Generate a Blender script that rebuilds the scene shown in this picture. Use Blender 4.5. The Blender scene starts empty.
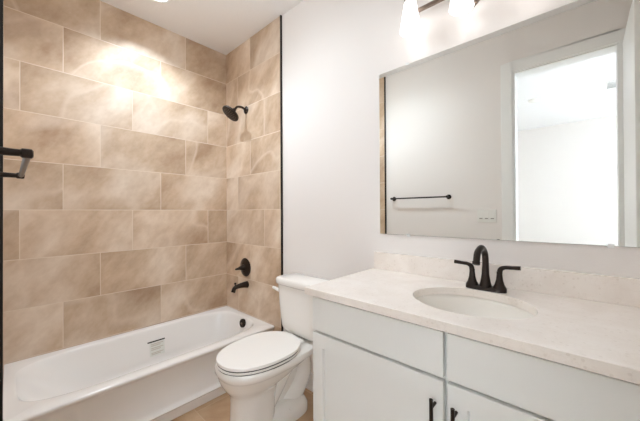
import bpy, bmesh, math, random
from mathutils import Vector, Matrix
PI = math.pi
S = bpy.context.scene
COL = S.collection

# ------------------------------------------------------------------ camera
F, YAW, PITCH, ROLL = 286.79, -0.7451, 0.0057, -0.0050
CAM = Vector((2.6015, -1.4673, 1.2713))
fw = Vector((math.sin(YAW)*math.cos(PITCH), math.cos(YAW)*math.cos(PITCH), math.sin(PITCH)))
rt = Vector((math.cos(YAW), -math.sin(YAW), 0)); up = rt.cross(fw)
r2 = math.cos(ROLL)*rt + math.sin(ROLL)*up; u2 = -math.sin(ROLL)*rt + math.cos(ROLL)*up
cd = bpy.data.cameras.new('camera'); cam = bpy.data.objects.new('camera', cd); COL.objects.link(cam)
cd.sensor_width = 36; cd.lens = F/640*36; cd.clip_start = 0.01; cd.clip_end = 100
cam.matrix_world = Matrix(((r2.x, u2.x, -fw.x, CAM.x), (r2.y, u2.y, -fw.y, CAM.y), (r2.z, u2.z, -fw.z, CAM.z), (0, 0, 0, 1)))
S.camera = cam

# ------------------------------------------------------------------ world, lights, exposure
w = bpy.data.worlds.new('world'); S.world = w; w.use_nodes = True
bg = w.node_tree.nodes['Background']; bg.inputs[0].default_value = (0.75, 0.87, 1.0, 1); bg.inputs[1].default_value = 1.5
S.view_settings.view_transform = 'Standard'; S.view_settings.look = 'None'
S.view_settings.gamma = 1; S.view_settings.use_curve_mapping = False
S.view_settings.exposure = 0.22
S.cycles.max_bounces = 12; S.cycles.diffuse_bounces = 8; S.cycles.glossy_bounces = 6
S.cycles.sample_clamp_indirect = 40.0

def area(name, loc, target, sx, sy, power, color):
    l = bpy.data.lights.new(name, 'AREA'); l.shape = 'RECTANGLE'; l.size = sx; l.size_y = sy
    l.energy = power; l.color = color
    o = bpy.data.objects.new(name, l); COL.objects.link(o); o.location = loc
    o.rotation_euler = (Vector(target)-Vector(loc)).to_track_quat('-Z', 'Y').to_euler()
    return o
# daylight through two unseen bedroom windows, the far one added to light the cabinet (each light stands just outside its window)
area('window_daylight', (5.16, -3.4, 1.55), (4.0, -3.4, 1.5), 2.3, 1.5, 104, (0.80, 0.90, 1.0))
area('added_window_daylight', (3.95, -5.46, 1.55), (3.5, -4.0, 1.45), 1.3, 1.5, 36, (0.80, 0.90, 1.0))
# the can light over the tub
sp = bpy.data.lights.new('can_lamp', 'SPOT'); sp.energy = 38; sp.color = (0.74, 0.86, 1.0)
sp.spot_size = math.radians(134); sp.spot_blend = 0.7; sp.shadow_soft_size = 0.012
so = bpy.data.objects.new('can_lamp', sp); COL.objects.link(so); so.location = (0.375, -0.75, 2.80)

# fill lamp and disk added out of view under the bathroom ceiling
cl = bpy.data.lights.new('added_fill_lamp', 'POINT'); cl.shadow_soft_size = 0.09; cl.energy = 7.2; cl.color = (0.78, 0.91, 1.0)
co = bpy.data.objects.new('added_fill_lamp', cl); COL.objects.link(co); co.location = (1.12, -0.80, 2.55)

dl = bpy.data.lights.new('added_fill_disk', 'AREA'); dl.shape = 'DISK'; dl.size = 0.28; dl.energy = 5.2; dl.color = (0.82, 0.92, 1.0)  # added downward half of the same unseen fill light
do_ = bpy.data.objects.new('added_fill_disk', dl); COL.objects.link(do_); do_.location = (1.12, -0.80, 2.595)

# ------------------------------------------------------------------ node helpers
class NT:
    def __init__(s, name):
        s.m = bpy.data.materials.new(name); s.m.use_nodes = True; s.t = s.m.node_tree
        s.n = s.t.nodes; s.b = s.n['Principled BSDF']
    def new(s, typ, **kw):
        n = s.n.new(typ)
        for k, v in kw.items(): setattr(n, k, v)
        return n
    def link(s, a, b): s.t.links.new(a, b)
    def put(s, sock, v):
        if hasattr(v, 'is_linked') or isinstance(v, bpy.types.NodeSocket): s.link(v, sock)
        else: sock.default_value = v
    def math(s, op, a, b=0.0, c=0.0):
        n = s.new('ShaderNodeMath', operation=op); s.put(n.inputs[0], a); s.put(n.inputs[1], b)
        if op in ('MULTIPLY_ADD',): s.put(n.inputs[2], c)
        return n.outputs[0]
    def xyz(s, v):
        n = s.new('ShaderNodeSeparateXYZ'); s.link(v, n.inputs[0]); return n.outputs
    def vec(s, a, b, c):
        n = s.new('ShaderNodeCombineXYZ'); s.put(n.inputs[0], a); s.put(n.inputs[1], b); s.put(n.inputs[2], c); return n.outputs[0]
    def noise(s, v, scale, detail=4, rough=0.5, dist=0.0):
        n = s.new('ShaderNodeTexNoise'); s.link(v, n.inputs['Vector']); n.inputs['Scale'].default_value = scale
        n.inputs['Detail'].default_value = detail; n.inputs['Roughness'].default_value = rough; n.inputs['Distortion'].default_value = dist
        return n.outputs['Fac']
    def ramp(s, f, stops):
        n = s.new('ShaderNodeValToRGB'); s.put(n.inputs[0], f); e = n.color_ramp.elements
        while len(e) < len(stops): e.new(0.5)
        for i, (p, c) in enumerate(stops):
            e[i].position = p; e[i].color = (*c, 1) if len(c) == 3 else c
        return n.outputs[0]
    def mix(s, f, a, b, mode='MIX'):
        n = s.new('ShaderNodeMix', data_type='RGBA', blend_type=mode); s.put(n.inputs[0], f)
        s.put(n.inputs[6], a if not isinstance(a, tuple) else (*a, 1)); s.put(n.inputs[7], b if not isinstance(b, tuple) else (*b, 1))
        return n.outputs[2]
    def bump(s, h, strength, dist=0.01):
        n = s.new('ShaderNodeBump'); s.link(h, n.inputs['Height']); n.inputs['Strength'].default_value = strength
        n.inputs['Distance'].default_value = dist; s.link(n.outputs[0], s.b.inputs['Normal'])
    def obj(s): return s.new('ShaderNodeTexCoord').outputs['Object']

def lin(r, g, b): return tuple(((c/255)/12.92 if c/255 <= 0.04045 else ((c/255+0.055)/1.055)**2.4) for c in (r, g, b))
def simple(name, col, rough=0.5, metal=0.0, coat=0.0, var=0.0, vscale=20, bump=0.0, bscale=200, bdist=0.002):
    t = NT(name); b = t.b; o = t.obj()
    if var > 0:
        f = t.noise(o, vscale, 3)
        c = t.mix(f, tuple(x*(1-var) for x in col), tuple(min(1, x*(1+var)) for x in col)); t.link(c, b.inputs['Base Color'])
    else: b.inputs['Base Color'].default_value = (*col, 1)
    b.inputs['Roughness'].default_value = rough; b.inputs['Metallic'].default_value = metal
    b.inputs['Coat Weight'].default_value = coat; b.inputs['Coat Roughness'].default_value = 0.05
    if bump > 0: t.bump(t.noise(o, bscale, 3), bump, bdist)
    return t.m

def tile_material(name, hsrc, zsrc, hoff, hsign, step, z0, th, seq, base, dark, light, grout, groutw=0.0022, seed=0.0, rough=0.46):
    """h runs to the viewer's right; joint columns are counted along hsign*h"""
    t = NT(name); x = t.xyz(t.obj()); h = x[hsrc]; z = x[zsrc]
    s_ = t.math('MULTIPLY', h, hsign)
    zr = t.math('DIVIDE', t.math('SUBTRACT', z, z0), th)
    j = t.math('FLOOR', zr)
    zf = t.math('SUBTRACT', zr, j)                                 # 0..1 inside the row
    r = t.math('FLOORED_MODULO', t.math('MULTIPLY_ADD', j, seq[0], seq[1]), 3.0)
    q = t.math('DIVIDE', t.math('SUBTRACT', t.math('SUBTRACT', s_, hoff), t.math('MULTIPLY', r, step)), 3*step)
    k = t.math('FLOOR', q); qf = t.math('SUBTRACT', q, k)
    dz = t.math('MULTIPLY', t.math('MINIMUM', zf, t.math('SUBTRACT', 1.0, zf)), th)
    dh = t.math('MULTIPLY', t.math('MINIMUM', qf, t.math('SUBTRACT', 1.0, qf)), 3*step)
    d = t.math('MINIMUM', dz, dh)
    g = t.ramp(t.math('DIVIDE', d, groutw*2), [(0.40, (1, 1, 1)), (0.62, (0, 0, 0))])
    wn = t.new('ShaderNodeTexWhiteNoise', noise_dimensions='3D'); t.link(t.vec(j, k, seed), wn.inputs['Vector'])
    rnd = wn.outputs['Color']; rx = t.xyz(rnd)
    a = t.math('ADD', t.math('MULTIPLY', h, 0.62), t.math('MULTIPLY', z, 0.78))   # along the veins
    c = t.math('SUBTRACT', t.math('MULTIPLY', z, 0.62), t.math('MULTIPLY', h, 0.78))
    v = t.vec(t.math('ADD', t.math('MULTIPLY', a, 0.62), t.math('MULTIPLY', rx[0], 37)), t.math('ADD', c, t.math('MULTIPLY', rx[1], 23)), t.math('MULTIPLY', rx[2], 11))
    n1 = t.noise(v, 2.8, 6, 0.55, 0.15)
    n2 = t.noise(v, 1.7, 2, 0.4, 0.2)
    vein = t.ramp(n2, [(0.50, (0, 0, 0)), (0.53, (1, 1, 1)), (0.545, (0.4, 0.4, 0.4)), (0.60, (0, 0, 0))])
    col = t.ramp(n1, [(0.34, dark), (0.50, base), (0.66, light)])
    col = t.mix(t.math('MULTIPLY', vein, 0.55), col, light)
    fine = t.noise(v, 30, 4, 0.6)
    col = t.mix(0.16, col, t.ramp(fine, [(0.3, dark), (0.7, light)]))
    tint = t.math('MULTIPLY_ADD', rx[1], 0.14, 0.91)
    col = t.mix(1.0, col, t.vec(tint, tint, tint), 'MULTIPLY')
    col = t.mix(g, col, grout)
    t.link(col, t.b.inputs['Base Color'])
    t.link(t.math('MULTIPLY_ADD', g, 0.45, rough), t.b.inputs['Roughness'])
    t.bump(t.math('SUBTRACT', t.math('MULTIPLY', fine, 0.12), g), 0.5, 0.0015)
    return t.m

# ------------------------------------------------------------------ materials
TB, TD, TL, TG = lin(206, 180, 152), lin(170, 139, 110), lin(234, 217, 198), lin(228, 212, 194)
M = {}
M['wall'] = simple('white_paint', lin(236, 231, 227), 0.6, bump=0.25, bscale=160, bdist=0.0015)
M['ceiling'] = simple('ceiling_paint', lin(244, 243, 243), 0.8, bump=0.5, bscale=60, bdist=0.004)
M['trim'] = simple('trim_paint', lin(240, 240, 238), 0.35)
M['tile_left'] = tile_material('wall_tile_left', 1, 2, 0.2000, -1.0, 0.2037, 1.2957, 0.3119, (-1.0, 2.0), TB, TD, TL, TG, seed=1.0)
M['tile_back'] = tile_material('wall_tile_back', 0, 2, 0.2112, 1.0, 0.2037, 1.2957, 0.3119, (1.0, 0.0), TB, TD, TL, TG, seed=5.0)
M['tile_front'] = tile_material('wall_tile_front', 0, 2, 0.2112, 1.0, 0.2037, 1.2957, 0.3119, (1.0, 0.0), TB, TD, TL, TG, seed=9.0)
M['floor'] = tile_material('floor_tile', 0, 1, 0.16, 1.0, 0.2037, -0.655, 0.3119, (1.0, 0.0), lin(186, 152, 118), lin(160, 124, 92), lin(206, 176, 144), lin(205, 180, 152), seed=3.0, rough=0.4)
M['black_metal'] = simple('black_trim_metal', lin(42, 38, 36), 0.4, 0.6)
M['bronze'] = simple('oil_rubbed_bronze', lin(58, 51, 47), 0.30, 0.8, var=0.15, vscale=40)
M['bronze_light'] = simple('brushed_bronze', lin(140, 124, 112), 0.35, 0.9)
M['porcelain'] = simple('porcelain', lin(246, 243, 238), 0.12, coat=0.5)
M['acrylic'] = simple('tub_enamel', lin(245, 243, 240), 0.15, coat=0.5)
M['seat'] = simple('seat_plastic', lin(248, 245, 240), 0.25)
M['cabinet'] = simple('cabinet_paint', lin(240, 241, 238), 0.42)
M['cabinet_in'] = simple('cabinet_frame_paint', lin(205, 207, 205), 0.5)
M['sink'] = simple('sink_ceramic', lin(250, 246, 239), 0.2, coat=0.4)
M['chrome'] = simple('chrome', (0.8, 0.8, 0.8), 0.1, 1.0)
M['clear'] = simple('clip_plastic', lin(235, 236, 235), 0.15)
M['plate'] = simple('switch_plastic', lin(236, 235, 230), 0.3)
M['switch_gap'] = simple('switch_gap', lin(130, 128, 122), 0.5)
M['carpet'] = simple('carpet', lin(205, 198, 188), 0.95, var=0.08, vscale=120, bump=0.6, bscale=400, bdist=0.004)
M['label_white'] = simple('label_paper', lin(226, 228, 222), 0.4)
M['label_dark'] = simple('label_ink', lin(48, 54, 46), 0.4)
M['label_grey'] = simple('label_print', lin(196, 188, 176), 0.5)
M['vent_dark'] = simple('shade_and_gasket_grey', lin(62, 62, 60), 0.7)  # dark grey standing for shade in the vent and seat gaps; gasket too
M['caulk'] = simple('caulk', lin(205, 185, 160), 0.5)
def quartz():
    t = NT('quartz'); o = t.obj()
    f = t.noise(o, 9, 5, 0.6, 0.5)
    c = t.ramp(f, [(0.35, lin(240, 231, 222)), (0.55, lin(245, 237, 229)), (0.7, lin(248, 241, 234))])
    vo = t.new('ShaderNodeTexVoronoi'); t.link(o, vo.inputs['Vector']); vo.inputs['Scale'].default_value = 70
    rr = t.xyz(vo.outputs['Color'])
    sm = t.math('MULTIPLY', t.math('LESS_THAN', vo.outputs['Distance'], 0.26), t.math('GREATER_THAN', rr[0], 0.72))
    c = t.mix(t.math('MULTIPLY', sm, 0.16), c, lin(186, 168, 150))
    v2 = t.noise(o, 16, 4, 0.6, 1.0)
    c = t.mix(t.math('MULTIPLY', t.ramp(v2, [(0.485, (0, 0, 0)), (0.5, (1, 1, 1)), (0.515, (0, 0, 0))]), 0.12), c, lin(196, 180, 164))
    t.link(c, t.b.inputs['Base Color']); t.b.inputs['Roughness'].default_value = 0.22
    return t.m
M['quartz'] = quartz()
def mirror_mat():
    t = NT('mirror_silver'); t.b.inputs['Base Color'].default_value = (0.90, 0.915, 0.895, 1)
    t.b.inputs['Metallic'].default_value = 1; t.b.inputs['Roughness'].default_value = 0.0
    return t.m
M['mirror'] = mirror_mat()
M['mirror_edge'] = simple('mirror_edge', lin(150, 158, 150), 0.3)
def emit(name, col, strength, base=(0.9, 0.9, 0.9)):
    t = NT(name); t.b.inputs['Base Color'].default_value = (*base, 1)
    t.b.inputs['Emission Color'].default_value = (*col, 1); t.b.inputs['Emission Strength'].default_value = strength
    t.b.inputs['Roughness'].default_value = 0.4
    return t.m
M['shade'] = emit('lit_frosted_glass', (1.0, 0.98, 0.97), 1.9)
M['lamp'] = emit('lit_lens', (0.9, 0.95, 1.0), 4.0)
def glass():
    t = NT('window_glass'); t.b.inputs['Transmission Weight'].default_value = 1; t.b.inputs['Roughness'].default_value = 0
    t.b.inputs['IOR'].default_value = 1.01
    return t.m
M['glass'] = glass()

# ------------------------------------------------------------------ object helpers
ORIG = {}
def link(name, bm, m, parent=None, smooth=False, loc=None, bevel=0.0, seg=2, auto=None):
    """world-space bmesh -> object; origin at loc or at the parent's origin"""
    org = ORIG[parent.name] if parent else Vector(loc or (0, 0, 0))
    bmesh.ops.remove_doubles(bm, verts=bm.verts, dist=1e-6)
    bmesh.ops.recalc_face_normals(bm, faces=bm.faces)
    bmesh.ops.translate(bm, verts=bm.verts, vec=-org)
    me = bpy.data.meshes.new(name); bm.to_mesh(me); bm.free()
    o = bpy.data.objects.new(name, me); COL.objects.link(o)
    me.materials.append(m)
    if parent: o.parent = parent
    else: o.location = org
    ORIG[o.name] = org
    for p in me.polygons: p.use_smooth = smooth
    if bevel > 0:
        b = o.modifiers.new('bevel', 'BEVEL'); b.width = bevel; b.segments = seg; b.limit_method = 'ANGLE'; b.angle_limit = math.radians(35)
        b.harden_normals = False
    if auto is not None:
        me.set_sharp_from_angle(angle=math.radians(auto))
    return o
def thing(name, loc, label, cat, group=None):
    o = bpy.data.objects.new(name, None); COL.objects.link(o); o.location = loc; o.empty_display_size = 0.05
    ORIG[o.name] = Vector(loc); o['label'] = label; o['category'] = cat
    if group: o['group'] = group
    return o
def tag(o, label, cat): o['label'] = label; o['category'] = cat; return o
def struct(o): o['kind'] = 'structure'; return o
def nb(): return bmesh.new()
def box(bm, x0, x1, y0, y1, z0, z1):
    v = [bm.verts.new(p) for p in ((x0, y0, z0), (x1, y0, z0), (x1, y1, z0), (x0, y1, z0), (x0, y0, z1), (x1, y0, z1), (x1, y1, z1), (x0, y1, z1))]
    for f in ((0, 3, 2, 1), (4, 5, 6, 7), (0, 1, 5, 4), (1, 2, 6, 5), (2, 3, 7, 6), (3, 0, 4, 7)): bm.faces.new([v[i] for i in f])
    return bm
def BX(*a): return box(nb(), *a)
def rings(bm, rs, cap0=True, cap1=True, closed=True):
    prev = None; first = None
    for r in rs:
        vs = [bm.verts.new(p) for p in r]
        if prev:
            n = len(vs)
            for i in range(n if closed else n-1):
                bm.faces.new((prev[i], prev[(i+1) % n], vs[(i+1) % n], vs[i]))
        else: first = vs
        prev = vs
    if cap0: bm.faces.new(list(reversed(first)))
    if cap1: bm.faces.new(prev)
    return bm
def frame_of(d):
    d = Vector(d).normalized(); a = Vector((0, 0, 1)) if abs(d.z) < 0.9 else Vector((1, 0, 0))
    u = d.cross(a).normalized(); return u, d.cross(u).normalized()
def lathe(bm, c, axis, prof, n=32, cap0=True, cap1=True):
    """prof: (distance along axis, radius)"""
    axis = Vector(axis).normalized(); u, v = frame_of(axis); c = Vector(c)
    rs = [[c+axis*h+(u*math.cos(2*PI*i/n)+v*math.sin(2*PI*i/n))*max(r, 1e-4) for i in range(n)] for h, r in prof]
    return rings(bm, rs, cap0, cap1)
def smooth_path(pts, k=8):
    P = [Vector(p) for p in pts]; out = []
    Q = [P[0]*2-P[1]]+P+[P[-1]*2-P[-2]]
    for i in range(1, len(Q)-2):
        for s in range(k):
            t = s/k; a, b, c, d = Q[i-1], Q[i], Q[i+1], Q[i+2]
            out.append(0.5*((2*b)+(c-a)*t+(2*a-5*b+4*c-d)*t*t+(3*b-a-3*c+d)*t**3))
    out.append(P[-1]); return out
def tube(bm, pts, rad, n=16, smooth=8, sq=1.0):
    """rad: number or list per control point"""
    P = smooth_path(pts, smooth) if smooth > 1 else [Vector(p) for p in pts]
    if not isinstance(rad, (list, tuple)): rad = [rad]*len(pts)
    R = [rad[min(int(i/smooth), len(rad)-2)]*(1-(i/smooth-min(int(i/smooth), len(rad)-2)))+rad[min(int(i/smooth), len(rad)-2)+1]*(i/smooth-min(int(i/smooth), len(rad)-2)) for i in range(len(P))] if smooth > 1 else list(rad)
    tan0 = (P[1]-P[0]).normalized(); u, v = frame_of(tan0); rs = []
    for i, p in enumerate(P):
        t = (P[min(i+1, len(P)-1)]-P[max(i-1, 0)]).normalized()
        u = (u-t*u.dot(t)).normalized(); v = t.cross(u)
        rs.append([p+(u*math.cos(2*PI*k/n)+v*sq*math.sin(2*PI*k/n))*R[i] for k in range(n)])
    return rings(bm, rs)
def sqring(x0, x1, y0, y1, z, n=4.0, N=96, cx=None, cy=None):
    """superellipse ring in the xy plane inside the rectangle; n large = rectangle"""
    cx = (x0+x1)/2 if cx is None else cx; cy = (y0+y1)/2 if cy is None else cy
    out = []; m = N//4
    for i in range(N):
        s, t = divmod(i, m); t = -1+2*t/m
        a, b = ((1, t), (-t, 1), (-1, -t), (t, -1))[s]
        k = 1.0 if n > 60 else 1/((abs(a)**n+abs(b)**n)**(1/n))
        a *= k; b *= k
        out.append(Vector((cx+a*((x1-cx) if a > 0 else (cx-x0)), cy+b*((y1-cy) if b > 0 else (cy-y0)), z)))
    return out

# ------------------------------------------------------------------ the setting
XD, YC, ZC = 2.93, -1.50, 2.832          # right wall, front (door) wall, ceiling
XT, XTC = 0.839, 0.91                    # end of the tile on the back wall / on the front wall
BX0, BX1, BY1 = 0.1, 5.0, -5.3           # bedroom beyond the door
struct(link('floor', BX(0, XD, YC-0.115, 0, -0.05, 0), M['floor']))
struct(link('ceiling', BX(-0.1, XD+0.1, YC-0.115, 0.1, ZC, ZC+0.08), M['ceiling']))
wl = struct(link('wall_left', BX(-0.11, -0.010, YC-0.115, 0.1, 0, ZC), M['wall']))
link('tile_cladding', BX(-0.010, 0.0, YC, 0, 0, ZC), M['tile_left'], wl)
wb = struct(link('wall_back', BX(-0.010, XD, 0.0, 0.1, 0, ZC), M['wall']))
link('tile_cladding', BX(0.0, XT, -0.009, 0.0, 0, ZC), M['tile_back'], wb)
struct(link('wall_right', BX(XD, XD+0.1, YC-0.115, 0.1, 0, ZC), M['wall']))
DX0, DX1, DZ = 2.150, 2.800, 2.475       # door opening
b = nb(); box(b, 0.0, DX0, YC-0.115, YC, 0, ZC); box(b, DX1, XD, YC-0.115, YC, 0, ZC); box(b, DX0, DX1, YC-0.115, YC, DZ, ZC)
wf = struct(link('wall_front', b, M['wall']))
link('tile_cladding', BX(0.0, XTC-0.002, YC, YC+0.010, 0, ZC), M['tile_front'], wf)
struct(link('trim_1', BX(XT, XT+0.010, -0.014, 0.0, 0, ZC), M['black_metal']))
struct(link('trim_2', BX(XTC-0.002, XTC+0.010, YC, YC+0.0165, 0, ZC), M['black_metal']))
# baseboards
def baseboard(name, x0, x1, y0, y1):
    b = nb(); box(b, x0, x1, y0, y1, 0, 0.125); return struct(link(name, b, M['trim'], bevel=0.004))
baseboard('baseboard_back', XT+0.012, 1.714, -0.014, 0.0)
baseboard('baseboard_front', XTC+0.012, DX0-0.092, YC, YC+0.014)
# door casing and jamb
b = nb()
def casing_profile(b, x0, x1, z0, z1, yb, yf):
    box(b, x0, x1, yb, yf, z0, z1)
cw = 0.085
box(b, DX0-cw, DX0+0.004, YC, YC+0.016, 0, DZ+cw)
box(b, DX1-0.004, DX1+cw, YC, YC+0.016, 0, DZ+cw)
box(b, DX0+0.004, DX1-0.004, YC, YC+0.016, DZ-0.004, DZ+cw)
struct(link('trim_3', b, M['trim'], bevel=0.004))
b = nb()
box(b, DX0, DX0+0.018, YC-0.115, YC, 0, DZ); box(b, DX1-0.018, DX1, YC-0.115, YC, 0, DZ); box(b, DX0+0.018, DX1-0.018, YC-0.115, YC, DZ-0.018, DZ)
struct(link('trim_4', b, M['trim']))
# the door leaf, opened 90 degrees along the right wall
door = struct(link('door_1', BX(2.807, 2.842, YC+0.020, -0.850, 0.01, 2.455), M['trim'], bevel=0.003))
b = nb(); lathe(b, (2.807, -0.915, 0.95), (-1, 0, 0), [(0, 0.03), (0.006, 0.03), (0.01, 0.011), (0.035, 0.011), (0.04, 0.022), (0.06, 0.024), (0.066, 0.015)], 24)
link('door_knob', b, M['bronze'], door, True, auto=40)

# bedroom shell
def shell(name, *a, m='wall'): return struct(link(name, BX(*a), M[m]))
shell('floor_bedroom', BX0, BX1, BY1, YC-0.115, -0.05, 0, m='carpet')
shell('ceiling_bedroom', BX0-0.1, BX1+0.1, BY1-0.1, YC-0.115, ZC, ZC+0.08, m='ceiling')
b = nb(); fx0, fx1, fz0, fz1 = 3.30, 4.60, 0.80, 2.30
box(b, BX0, fx0, BY1-0.1, BY1, 0, ZC); box(b, fx1, BX1, BY1-0.1, BY1, 0, ZC); box(b, fx0, fx1, BY1-0.1, BY1, 0, fz0); box(b, fx0, fx1, BY1-0.1, BY1, fz1, ZC)
struct(link('wall_bedroom_far', b, M['wall']))
b = nb(); ya, yb = BY1-0.08, BY1-0.03
box(b, fx0, fx0+0.05, ya, yb, fz0, fz1); box(b, fx1-0.05, fx1, ya, yb, fz0, fz1); box(b, fx0+0.05, fx1-0.05, ya, yb, fz0, fz0+0.05); box(b, fx0+0.05, fx1-0.05, ya, yb, fz1-0.05, fz1)
box(b, fx0+0.05, fx1-0.05, ya, yb, 1.53, 1.57)
w2 = struct(link('added_window_2', b, M['trim']))  # unseen window added so daylight reaches the cabinet through the doorway
link('pane', BX(fx0+0.05, fx1-0.05, BY1-0.057, BY1-0.053, fz0+0.05, fz1-0.05), M['glass'], w2)
shell('wall_bedroom_left', BX0-0.1, BX0, BY1-0.1, YC-0.115, 0, ZC)
shell('wall_bedroom_near', XD+0.1, BX1, YC-0.115, YC-0.015, 0, ZC)
WY0, WY1, WZ0, WZ1 = -4.6, -2.2, 0.75, 2.35
b = nb(); X0, X1 = BX1, BX1+0.1
box(b, X0, X1, BY1-0.1, WY0, 0, ZC); box(b, X0, X1, WY1, YC, 0, ZC); box(b, X0, X1, WY0, WY1, 0, WZ0); box(b, X0, X1, WY0, WY1, WZ1, ZC)
struct(link('wall_bedroom_right', b, M['wall']))
b = nb()
box(b, X0+0.03, X0+0.08, WY0, WY0+0.05, WZ0, WZ1); box(b, X0+0.03, X0+0.08, WY1-0.05, WY1, WZ0, WZ1)
box(b, X0+0.03, X0+0.08, WY0+0.05, WY1-0.05, WZ0, WZ0+0.05); box(b, X0+0.03, X0+0.08, WY0+0.05, WY1-0.05, WZ1-0.05, WZ1)
box(b, X0+0.03, X0+0.08, (WY0+WY1)/2-0.025, (WY0+WY1)/2+0.025, WZ0+0.05, WZ1-0.05)
wn = struct(link('window_1', b, M['trim']))
link('pane', BX(X0+0.053, X0+0.057, WY0+0.05, WY1-0.05, WZ0+0.05, WZ1-0.05), M['glass'], wn)

# ------------------------------------------------------------------ bathtub
tub = thing('bathtub', (0.375, -0.75, 0), 'white alcove bathtub with a plain apron between three tiled walls', 'bathtub')
x0, x1, y0, y1 = 0.001, 0.745, YC+0.012, -0.010
zt = 0.353
R = lambda xa, xb, ya, yb, z, n: sqring(xa, xb, ya, yb, z, n, 128, 0.365, -0.72)
ix0, ix1, iy0, iy1 = 0.056, 0.664, -1.440, -0.068
prof = [R(x0, x1-0.014, y0, y1, 0.0, 99), R(x0, x1-0.012, y0, y1, 0.056, 99), R(x0, x1+0.002, y0, y1, 0.066, 99), R(x0, x1+0.003, y0, y1, 0.074, 99), R(x0, x1-0.012, y0, y1, 0.085, 99),
        R(x0, x1-0.022, y0, y1, 0.10, 99), R(x0, x1-0.018, y0, y1, 0.305, 99), R(x0, x1-0.010, y0, y1, 0.322, 99), R(x0, x1, y0, y1, 0.332, 99),
        R(x0, x1+0.004, y0, y1, 0.341, 80), R(x0, x1+0.001, y0, y1, 0.349, 80), R(x0, x1-0.006, y0, y1, zt, 80)]
prof += [R(ix0-0.012, ix1+0.012, iy0-0.012, iy1+0.012, zt, 4.8), R(ix0-0.004, ix1+0.004, iy0-0.004, iy1+0.004, zt-0.003, 4.7), R(ix0, ix1, iy0, iy1, zt-0.010, 4.6)]
N_ = 12
for i in range(1, N_+1):
    t = i/N_; e = t
    xa = ix0+0.035*t; xb = ix1-0.045*t; ya = iy0+0.26*t**1.1; yb = iy1-0.055*t
    prof.append(R(xa, xb, ya, yb, zt-0.010-(zt-0.010-0.105)*e, 4.6-0.7*t))
for t, ins, z in ((1, 0.012, 0.085), (1, 0.03, 0.072), (1, 0.06, 0.064), (1, 0.12, 0.060), (1, 0.25, 0.058)):
    xa = ix0+0.035+ins; xb = ix1-0.045-ins; ya = iy0+0.26+ins; yb = iy1-0.055-ins
    prof.append(R(xa, xb, ya, yb, z, 3.9))
bm = rings(nb(), prof)
o = link('tub_body', bm, M['acrylic'], tub, True, auto=50)
b = nb(); oc = Vector((0.400, -0.086, 0.306)); od = Vector((0, -1, 0.16)).normalized()
lathe(b, oc, od, [(-0.012, 0.036), (0.004, 0.036), (0.009, 0.033), (0.011, 0.026), (0.007, 0.022)], 32)
ov = link('overflow_plate', b, M['bronze'], tub, True, auto=40)
b = nb(); lathe(b, oc+od*0.007, od, [(0, 0.008), (0.006, 0.008), (0.008, 0.005)], 16); link('screw', b, M['bronze_light'], ov, True)
b = nb(); lathe(b, (0.36, -0.26, 0.052), (0, 0, 1), [(0, 0.035), (0.012, 0.035), (0.015, 0.028), (0.016, 0.001)], 32)
link('drain', b, M['bronze'], tub, True, auto=40)
# safety label inside the basin wall
def onwall(y, z, off=0.0022):   # inner back wall of the basin near mid length
    t = (zt-0.010-z)/(zt-0.010-0.105); return Vector((ix0+0.035*t+off, y, z))
def strip(b, ya, yb, za, zb, off):
    rs = []
    for k in range(5):
        z = za+(zb-za)*k/4; rs.append([onwall(ya, z, off), onwall(yb, z, off), onwall(yb, z, off-0.0028), onwall(ya, z, off-0.0028)])
    rings(b, rs)
lb = nb(); strip(lb, -0.716, -0.608, 0.138, 0.243, 0.0022)
lab = link('warning_label', lb, M['label_white'], tub)
b = nb(); strip(b, -0.730, -0.604, 0.243, 0.252, 0.0030); link('label_header', b, M['label_dark'], lab)
b = nb()
for k, zz in enumerate((0.226, 0.214, 0.196, 0.184, 0.160, 0.150)): strip(b, -0.706, -0.618-0.02*(k % 2), zz, zz+0.005, 0.0032)
link('label_text', b, M['label_grey'], lab)

# ------------------------------------------------------------------ shower fittings
sh = thing('wall_mounted_shower', (0.352, -0.009, 2.20), 'dark bronze round shower head on a short curved arm, high on the tiled wall', 'shower')
b = nb(); lathe(b, (0.352, -0.009, 2.200), (0, -1, 0), [(0, 0.034), (0.005, 0.034), (0.011, 0.026), (0.018, 0.013)], 32)
link('flange', b, M['bronze'], sh, True, auto=40)
b = nb(); tube(b, [(0.352, -0.012, 2.200), (0.352, -0.055, 2.213), (0.352, -0.100, 2.205), (0.352, -0.130, 2.172)], 0.0105, 16)
link('shower_arm', b, M['bronze'], sh, True)
b = nb(); hd = Vector((-0.10, -0.62, -0.78)).normalized()
lathe(b, (0.352, -0.126, 2.178), hd, [(0, 0.014), (0.012, 0.019), (0.022, 0.017), (0.030, 0.022), (0.042, 0.060), (0.050, 0.078), (0.058, 0.081), (0.066, 0.079), (0.068, 0.070), (0.067, 0.001)], 40)
hdo = link('spray_head', b, M['bronze'], sh, True, auto=40)
b = nb(); u, v = frame_of(hd); hc = Vector((0.352, -0.126, 2.178))+hd*0.0665
for rr, nn in ((0.018, 6), (0.036, 12), (0.055, 18)):
    for i in range(nn):
        a = 2*PI*i/nn; lathe(b, hc+(u*math.cos(a)+v*math.sin(a))*rr, hd, [(0, 0.0028), (0.004, 0.002)], 6)
link('nozzles', b, M['bronze_light'], hdo)

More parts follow.
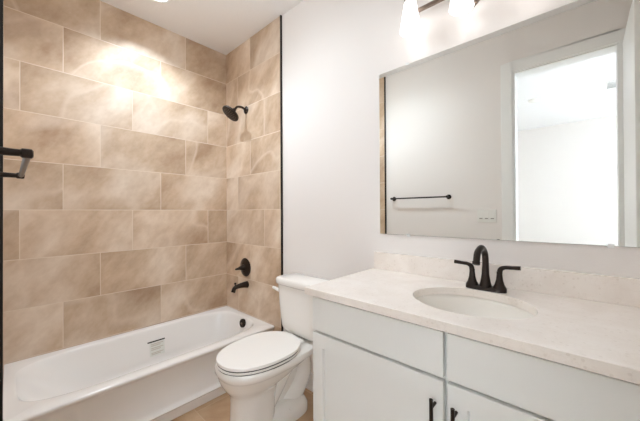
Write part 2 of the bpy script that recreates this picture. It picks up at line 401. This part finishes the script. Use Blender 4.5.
va = thing('shower_valve', (0.334, -0.009, 0.774), 'dark bronze round valve plate with a lever, above the tub spout', 'shower valve')
b = nb(); lathe(b, (0.334, -0.009, 0.774), (0, -1, 0), [(0, 0.082), (0.004, 0.084), (0.008, 0.080), (0.012, 0.060), (0.016, 0.052), (0.020, 0.034)], 40)
link('escutcheon', b, M['bronze'], va, True, auto=40)
b = nb(); lathe(b, (0.334, -0.026, 0.774), (0, -1, 0), [(0, 0.030), (0.016, 0.027), (0.028, 0.022), (0.036, 0.018), (0.046, 0.016), (0.050, 0.008)], 28)
hub = link('valve_hub', b, M['bronze'], va, True, auto=40)
b = nb(); tube(b, [(0.334, -0.066, 0.774), (0.318, -0.076, 0.768), (0.290, -0.084, 0.760)], [0.015, 0.012, 0.009], 14)
link('lever', b, M['bronze'], hub, True)

spt = thing('tub_spout', (0.356, -0.009, 0.612), 'dark bronze tub spout with a diverter knob, mounted low over the tub', 'tub spout')
b = nb(); tube(b, [(0.356, -0.009, 0.622), (0.356, -0.045, 0.624), (0.356, -0.095, 0.622), (0.356, -0.134, 0.612), (0.356, -0.150, 0.578)], [0.031, 0.026, 0.020, 0.018, 0.019], 24)
link('spout_body', b, M['bronze'], spt, True, auto=50)
b = nb(); lathe(b, (0.356, -0.128, 0.620), (0, 0, 1), [(0, 0.006), (0.022, 0.005), (0.026, 0.010), (0.036, 0.010), (0.040, 0.005)], 16)
link('diverter_knob', b, M['bronze'], spt, True, auto=40)

# ------------------------------------------------------------------ towel bar
tbr = thing('towel_bar', (1.315, YC, 1.405), 'black round towel bar with two posts on the wall opposite the mirror', 'towel bar')
b = nb(); tube(b, [(1.02, -1.4365, 1.416), (1.615, -1.4365, 1.416)], 0.0075, 16, 1); link('bar', b, M['bronze'], tbr, True, auto=40)
for px in (1.02, 1.615):
    b = nb(); lathe(b, (px, YC, 1.416), (0, 1, 0), [(0, 0.024), (0.006, 0.024), (0.009, 0.010), (0.050, 0.0085), (0.053, 0.0115), (0.070, 0.0115), (0.073, 0.008)], 24)
    link('post', b, M['bronze'], tbr, True, auto=40)

# ------------------------------------------------------------------ toilet
TX = 1.185
to = thing('toilet', (TX, -0.35, 0), 'white two-piece toilet with closed elongated lid between tub and vanity', 'toilet')
TR = lambda hx, yf, yb, z, n, cy=None: sqring(TX-hx, TX+hx, yf, yb, z, n, 64, TX, cy)
bm = nb()
rings(bm, [TR(0.108, -0.650, -0.40, 0.0, 2.6), TR(0.108, -0.652, -0.40, 0.02, 2.6), TR(0.102, -0.645, -0.39, 0.06, 2.5), TR(0.096, -0.640, -0.38, 0.14, 2.4),
           TR(0.096, -0.640, -0.37, 0.22, 2.3), TR(0.100, -0.644, -0.36, 0.255, 2.3), TR(0.112, -0.656, -0.34, 0.282, 2.3), TR(0.134, -0.676, -0.31, 0.306, 2.3), TR(0.156, -0.692, -0.27, 0.332, 2.3, -0.45), TR(0.171, -0.701, -0.20, 0.356, 2.3, -0.44),
           TR(0.180, -0.706, -0.10, 0.378, 2.5, -0.43), TR(0.184, -0.708, -0.05, 0.388, 2.6, -0.42), TR(0.190, -0.713, -0.03, 0.394, 2.7, -0.42), TR(0.190, -0.713, -0.028, 0.425, 2.7, -0.42), TR(0.184, -0.706, -0.03, 0.432, 2.7, -0.42)])
# rear foot, web and trapway
rings(bm, [TR(0.112, -0.50, -0.13, 0.0, 3.5), TR(0.112, -0.50, -0.13, 0.045, 3.5), TR(0.100, -0.49, -0.145, 0.075, 3.2), TR(0.075, -0.48, -0.17, 0.095, 3), TR(0.05, -0.46, -0.19, 0.105, 3)])
box(bm, TX-0.022, TX+0.022, -0.42, -0.14, 0.05, 0.37)
tube(bm, [(TX, -0.44, 0.13), (TX, -0.36, 0.21), (TX, -0.28, 0.295), (TX, -0.20, 0.330), (TX, -0.135, 0.285), (TX, -0.130, 0.200), (TX, -0.185, 0.120), (TX, -0.27, 0.05)], [0.07, 0.066, 0.062, 0.062, 0.066, 0.068, 0.070, 0.07], 24)
link('bowl', bm, M['porcelain'], to, True, auto=55)
for s in (-1, 1):
    b = nb(); lathe(b, (TX+s*0.088, -0.31, 0.062), (s*0.35, 0, 1), [(0, 0.013), (0.012, 0.012), (0.020, 0.007), (0.022, 0.001)], 16)
    link('bolt_cap', b, M['seat'], to, True)
def plate_rings(hx, yf, yb, z0, z1, n=2.25, cy=-0.43, e=0.006):
    return [TR(hx-e, yf+e, yb-e*.3, z0, n, cy), TR(hx, yf, yb, z0+e*0.5, n, cy), TR(hx, yf, yb, z1-e*0.6, n, cy), TR(hx-e*0.5, yf+e*0.5, yb-e*.3, z1-e*.1, n, cy), TR(hx-e*2, yf+e*2, yb-e, z1, n, cy)]
rings_ = rings(nb(), [TR(0.187, -0.710, -0.212, 0.430, 2.25, -0.43), TR(0.187, -0.710, -0.212, 0.455, 2.25, -0.43)]); link('seat_gap_shade', rings_, M['vent_dark'], to, True, auto=40)  # dark filler painted as the shade lines between bowl, seat and lid
link('seat', rings(nb(), plate_rings(0.191, -0.715, -0.205, 0.4365, 0.4480, e=0.003)), M['seat'], to, True, auto=50)
link('lid', rings(nb(), plate_rings(0.190, -0.713, -0.205, 0.4535, 0.4715, e=0.003)), M['seat'], to, True, auto=50)
for s in (-1, 1):
    b = nb(); lathe(b, (TX+s*0.075-0.022, -0.200, 0.450), (1, 0, 0), [(0, 0.006), (0.002, 0.011), (0.042, 0.011), (0.044, 0.006)], 16); box(b, TX+s*0.075-0.014, TX+s*0.075+0.014, -0.215, -0.190, 0.431, 0.448)
    link('hinge', b, M['seat'], to, True, auto=45)
b = nb(); lathe(b, (1.262, -0.218, 0.431), (0, 0, 1), [(0, 0.007), (0.022, 0.006)], 10)
TK = TX+0.012
TT = lambda hx, yf, yb, z, n=7: sqring(TK-hx, TK+hx, yf, yb, z, n, 96, TK, -0.09)
b.free()
link('tank', rings(nb(), [TT(0.150, -0.168, -0.035, 0.452, 5), TT(0.165, -0.182, -0.028, 0.462, 5), TT(0.172, -0.188, -0.026, 0.49, 5.5), TT(0.188, -0.196, -0.022, 0.64, 6), TT(0.198, -0.200, -0.020, 0.772, 6)]), M['porcelain'], to, True, auto=55)
link('tank_lid', rings(nb(), [TT(0.202, -0.203, -0.018, 0.773, 6), TT(0.212, -0.211, -0.014, 0.780, 6), TT(0.213, -0.212, -0.014, 0.806, 6), TT(0.208, -0.207, -0.016, 0.817, 6), TT(0.196, -0.198, -0.02, 0.821, 6)]), M['porcelain'], to, True, auto=55)
b = nb(); lathe(b, (TK-0.192, -0.150, 0.712), (-1, 0, 0), [(0, 0.017), (0.010, 0.016), (0.018, 0.012)], 20)
tube(b, [(TK-0.205, -0.148, 0.710), (TK-0.222, -0.158, 0.716), (TK-0.238, -0.170, 0.728), (TK-0.252, -0.180, 0.734)], [0.010, 0.011, 0.011, 0.009], 14)
link('flush_lever', b, M['seat'], to, True)
# tank-to-bowl gasket
link('gasket', BX(TX-0.07, TX+0.07, -0.14, -0.06, 0.430, 0.455), M['vent_dark'], to)

# ------------------------------------------------------------------ vanity cabinet
CX0, CX1 = 1.716, XD
yF = -0.560; yB = -0.541
va_ = thing('vanity_cabinet', ((CX0+CX1)/2, -0.28, 0), 'white shaker vanity cabinet with black bar pulls under the stone counter', 'cabinet')
b = nb(); XR = XD-0.004
box(b, CX0, CX0+0.016, yB+0.004, -0.004, 0.0, 0.911); box(b, XR-0.016, XR, yB, -0.004, 0.0, 0.911)             # side panels
box(b, CX0+0.016, XR-0.016, -0.016, -0.004, 0.0, 0.911); box(b, CX0+0.016, XR-0.016, yB+0.019, -0.016, 0.10, 0.116)   # back, bottom
box(b, CX0+0.016, XR-0.016, -0.48, -0.468, 0.0, 0.10)                                                     # toe kick
for za, zb in ((0.10, 0.14), (0.725, 0.775), (0.875, 0.911)): box(b, CX0+0.016, XR-0.016, yB+0.006, yB+0.019, za, zb)
for xa, xb in ((CX0+0.016, CX0+0.040), (2.263, 2.303), (XR-0.075, XR-0.016)): box(b, xa, xb, yB+0.0062, yB+0.0188, 0.10, 0.911)
link('cabinet_body', b, M['cabinet'], va_)
def slab(x0, x1, z0, z1): return BX(x0, x1, yF, yB, z0, z1)
def shaker(x0, x1, z0, z1, st=0.057, dp=0.012):
    def rr(i, y): return [Vector((x0+i, y, z0+i)), Vector((x1-i, y, z0+i)), Vector((x1-i, y, z1-i)), Vector((x0+i, y, z1-i))]
    return rings(nb(), [rr(0, yB), rr(0, yF+0.0015), rr(0.0015, yF), rr(st, yF), rr(st+0.003, yF+dp), rr(st+0.006, yF+dp)])
XM = 2.283; g = 0.006
link('drawer_front', slab(CX0+0.001, XM-g, 0.757, 0.899), M['cabinet'], va_, bevel=0.0015)
link('drawer_front', slab(XM+g, 2.862, 0.757, 0.899), M['cabinet'], va_, bevel=0.0015)
def pull(x, parent):
    b = nb(); zt_, L = 0.697, 0.150
    tube(b, [(x, -0.592, zt_), (x, -0.592, zt_-L)], 0.0058, 14, 1)
    for dz in (0.026, L-0.026): tube(b, [(x, yF, zt_-dz), (x, -0.592, zt_-dz)], 0.0048, 12, 1)
    link('handle', b, M['bronze'], parent, True, auto=45)
d = link('door', shaker(CX0+0.001, XM-g, 0.112, 0.746), M['cabinet'], va_); pull(2.252, d)
d = link('door', shaker(XM+g, 2.862, 0.112, 0.746), M['cabinet'], va_); pull(2.315, d)

# ------------------------------------------------------------------ countertop, sink, faucet
ct = thing('countertop', (2.30, -0.29, 0.912), 'cream speckled stone countertop on the white vanity, around the oval sink', 'countertop')
SX, SY, SA, SB = 2.285, -0.312, 0.203, 0.172
X0, X1, Y0, Y1, Z0, Z1 = 1.6928, XD-0.001, -0.585, -0.001, 0.912, 0.942
RC = lambda e, z: sqring(X0+e, X1-e*0, Y0+e, Y1, z, 99, 128, SX, SY)
EL = lambda a, z, o=0: sqring(SX-SA-a, SX+SA+a, SY-SB-a, SY+SB+a, z, 2.0, 128, SX, SY)
bm = nb(); rings(bm, [EL(0, Z0), RC(0.0, Z0), RC(0.0, Z1-0.002), RC(0.002, Z1), EL(0.001, Z1), EL(0, Z1-0.001), EL(0, Z0)], False, False)
link('counter_slab', bm, M['quartz'], ct, False)
tag(link('backsplash', BX(X0, X1, -0.020, -0.001, 0.9425, 1.0387), M['quartz'], None, bevel=0.001), 'low cream stone backsplash strip along the wall below the mirror', 'backsplash')
sk = thing('sink', (SX, SY, 0.77), 'white oval undermount sink set in the cream stone countertop', 'sink')
prof = [EL(0.020, 0.909), EL(0.004, 0.911)]
for t in [i/14 for i in range(0, 15)]:
    k = math.cos(t*PI/2*0.93)**0.55; a = -(1-k)
    prof.append(sqring(SX-SA*1.02*k, SX+SA*1.02*k, SY-SB*1.02*k, SY+SB*1.02*k, 0.911-0.135*math.sin(t*PI/2), 2.0, 128, SX, SY))
link('basin', rings(nb(), prof, False, True), M['sink'], sk, True)
b = nb(); lathe(b, (SX, SY, 0.776), (0, 0, 1), [(0, 0.024), (0.003, 0.022), (0.004, 0.016), (0.008, 0.014), (0.009, 0.001)], 24)
link('drain', b, M['bronze'], sk, True, auto=40)

FX, FY, FZ = 2.293, -0.108, 0.942
fa = thing('faucet', (FX, FY, FZ), 'dark bronze centerset faucet with two lever handles behind the oval sink', 'faucet')
fr = lambda e, z: sqring(FX-0.076+e, FX+0.076-e, FY-0.027+e, FY+0.027-e, z, 3.0, 64, FX, FY)
link('base_plate', rings(nb(), [fr(0, FZ), fr(0, FZ+0.010), fr(0.003, FZ+0.014), fr(0.010, FZ+0.016)]), M['bronze'], fa, True, auto=45)
b = nb(); tube(b, [(FX, FY, FZ+0.010), (FX, FY, FZ+0.030), (FX, FY, FZ+0.065), (FX, FY+0.002, FZ+0.115), (FX, FY-0.012, FZ+0.156), (FX-0.002, FY-0.052, FZ+0.180), (FX-0.005, FY-0.096, FZ+0.166), (FX-0.006, FY-0.113, FZ+0.130)],
               [0.026, 0.020, 0.0145, 0.0125, 0.0125, 0.0125, 0.0125, 0.0125], 24)
spo = link('spout', b, M['bronze'], fa, True, auto=50)
b = nb(); lathe(b, (FX-0.006, FY-0.1125, FZ+0.132), (0, -0.32, -1), [(0, 0.0140), (0.012, 0.0145), (0.014, 0.010)], 20); link('aerator', b, M['bronze'], spo, True, auto=45)
for s in (-1, 1):
    hx = FX+s*0.051
    b = nb(); lathe(b, (hx, FY, FZ+0.010), (0, 0, 1), [(0, 0.0255), (0.006, 0.0250), (0.020, 0.0175), (0.040, 0.0125), (0.060, 0.0105), (0.072, 0.0105)], 28)
    hh = link('handle', b, M['bronze'], fa, True, auto=50)
    b = nb(); tube(b, [(hx, FY, FZ+0.074), (hx+s*0.004, FY, FZ+0.092), (hx+s*0.018, FY, FZ+0.101), (hx+s*0.045, FY, FZ+0.103), (hx+s*0.072, FY, FZ+0.105)], [0.0105, 0.0098, 0.0080, 0.0075, 0.0085], 16)
    link('lever', b, M['bronze'], hh, True, auto=50)

# ------------------------------------------------------------------ mirror
mi = thing('mirror', (2.287, -0.001, 1.1445), 'large frameless wall mirror above the vanity backsplash', 'mirror')
link('mirror_backing', BX(1.7273, 2.847, -0.0045, -0.001, 1.1445, 2.0703), M['mirror_edge'], mi)
link('mirror_glass', BX(1.7283, 2.846, -0.0060, -0.0045, 1.1455, 2.0693), M['mirror'], mi)
for cx_ in (1.902, 2.67):
    for zz, s in ((2.0703, 1), (1.1445, -1)):
        b = nb(); box(b, cx_-0.009, cx_+0.009, -0.0085, -0.001, min(zz, zz+s*0.008), max(zz, zz+s*0.008)); box(b, cx_-0.009, cx_+0.009, -0.0085, -0.0062, min(zz, zz-s*0.007), max(zz, zz-s*0.007))
        link('clip', b, M['clear'], mi, bevel=0.001)

# ------------------------------------------------------------------ vanity light
vl = thing('vanity_light', (2.205, -0.001, 2.27), 'brushed bronze vanity light bar with glowing frosted cone shades above the mirror', 'wall light')
LX = (1.962, 2.203, 2.444)
b = nb(); lathe(b, (2.200, -0.001, 2.283), (0, -1, 0), [(0, 0.068), (0.005, 0.068), (0.008, 0.064), (0.010, 0.058), (0.024, 0.053)], 40)
link('canopy', b, M['bronze_light'], vl, True, auto=40)
b = nb(); box(b, LX[0]-0.02, LX[2]+0.02, -0.052, -0.040, 2.292, 2.312); box(b, 2.19, 2.216, -0.042, -0.02, 2.29, 2.314)
link('bar', b, M['bronze_light'], vl, bevel=0.002)
for lx in LX:
    yy = -0.095
    b = nb(); tube(b, [(lx, -0.046, 2.302), (lx, -0.070, 2.318), (lx, -0.090, 2.345), (lx, yy, 2.366)], 0.007, 14)
    ar = link('arm', b, M['bronze_light'], vl, True)
    b = nb(); lathe(b, (lx, yy, 2.376), (0, 0, -1), [(0, 0.012), (0.006, 0.024), (0.040, 0.030), (0.048, 0.030)], 28)
    link('socket_cup', b, M['bronze_light'], ar, True, auto=40)
    b = nb(); lathe(b, (lx, yy, 2.330), (0, 0, -1), [(0, 0.026), (0.004, 0.029), (0.080, 0.041), (0.142, 0.050), (0.148, 0.051), (0.150, 0.0495), (0.148, 0.048), (0.080, 0.038), (0.004, 0.026)], 40, False, False)
    lathe(b, (lx, yy, 2.318), (0, 0, -1), [(0, 0.012), (0.03, 0.016), (0.055, 0.026), (0.078, 0.028), (0.098, 0.020), (0.106, 0.004)], 20)
    link('shade', b, M['shade'], vl, True)

# ------------------------------------------------------------------ small things
sw = thing('switch_plate', (1.945, YC, 1.23), 'white three-gang light switch plate on the wall beside the doorway', 'light switch')
link('plate', BX(1.868, 2.022, YC, YC+0.006, 1.172, 1.288), M['plate'], sw, bevel=0.002)
for k in range(3):
    xx = 1.899+0.046*k
    b = nb(); box(b, xx-0.017, xx+0.017, YC+0.004, YC+0.0085, 1.197, 1.263)
    r_ = link('rocker', b, M['plate'], sw, bevel=0.001)
    link('shadow_gap', BX(xx-0.013, xx+0.013, YC+0.0084, YC+0.0092, 1.203, 1.210), M['switch_gap'], r_)
rl = thing('recessed_light', (0.375, -0.75, ZC), 'round white recessed ceiling light above the bathtub', 'ceiling light')
b = nb(); lathe(b, (0.375, -0.75, ZC), (0, 0, -1), [(0, 0.095), (0.004, 0.095), (0.007, 0.085), (0.004, 0.072), (0.001, 0.068)], 48, True, True); link('trim_ring', b, M['trim'], rl, True, auto=40)
b = nb(); lathe(b, (0.375, -0.75, ZC-0.001), (0, 0, -1), [(0, 0.066), (0.003, 0.066), (0.004, 0.06)], 40); link('lens', b, M['lamp'], rl, True, auto=40)
fl = thing('added_fill_light', (1.12, -0.80, ZC), 'added unseen fill light with open bronze ring under the bathroom ceiling', 'ceiling light')  # fixture added out of view to carry the fill lamps
b = nb(); lathe(b, (1.12, -0.80, ZC), (0, 0, -1), [(0, 0.07), (0.012, 0.07), (0.020, 0.055), (0.022, 0.01), (0.16, 0.008)], 32); link('canopy', b, M['bronze_light'], fl, True, auto=40)
b = nb(); tor = [[Vector((1.12+(0.15+0.006*math.cos(2*PI*k/12))*math.cos(2*PI*i/48), -0.80+(0.15+0.006*math.cos(2*PI*k/12))*math.sin(2*PI*i/48), 2.60+0.006*math.sin(2*PI*k/12))) for k in range(12)] for i in range(49)]
rings(b, tor, False, False); tube(b, [(0.97, -0.80, 2.60), (0.99, -0.80, 2.68), (1.12, -0.80, 2.70), (1.25, -0.80, 2.68), (1.27, -0.80, 2.60)], 0.005, 10)
link('ring', b, M['bronze_light'], fl, True)
b = nb(); lathe(b, (1.12, -0.80, 2.68), (0, 0, -1), [(0, 0.02), (0.02, 0.022), (0.03, 0.015)], 24); link('socket', b, M['bronze_light'], fl, True)
b = nb(); lathe(b, (1.12, -0.80, 2.606), (0, 0, -1), [(0, 0.145), (0.006, 0.145)], 48); link('added_glow_disk', b, M['lamp'], fl, True, auto=40)  # glowing disk of the added fill fixture
sd = thing('smoke_detector', (2.09, -3.53, ZC), 'small round white smoke detector on the bedroom ceiling seen in mirror', 'smoke detector')
b = nb(); lathe(b, (2.09, -3.53, ZC), (0, 0, -1), [(0, 0.065), (0.012, 0.065), (0.030, 0.055), (0.038, 0.03), (0.040, 0.001)], 32); link('housing', b, M['plate'], sd, True, auto=50)
av = thing('air_vent', (2.875, -3.575, ZC), 'rectangular louvered air vent on the bedroom ceiling seen in mirror', 'air vent')
vx0, vx1, vy0, vy1 = 2.80, 2.96, -3.72, -3.44
b = nb(); box(b, vx0, vx1, vy0, vy0+0.018, ZC-0.012, ZC); box(b, vx0, vx1, vy1-0.018, vy1, ZC-0.012, ZC); box(b, vx0, vx0+0.018, vy0+0.018, vy1-0.018, ZC-0.012, ZC); box(b, vx1-0.018, vx1, vy0+0.018, vy1-0.018, ZC-0.012, ZC)
link('vent_frame', b, M['trim'], av)
link('vent_backing', BX(vx0+0.018, vx1-0.018, vy0+0.018, vy1-0.018, ZC-0.003, ZC), M['vent_dark'], av)
b = nb()
for k in range(8):
    yy = vy0+0.034+k*0.030; box(b, vx0+0.018, vx1-0.018, yy, yy+0.006, ZC-0.010, ZC-0.003)
link('louvers', b, M['trim'], av)
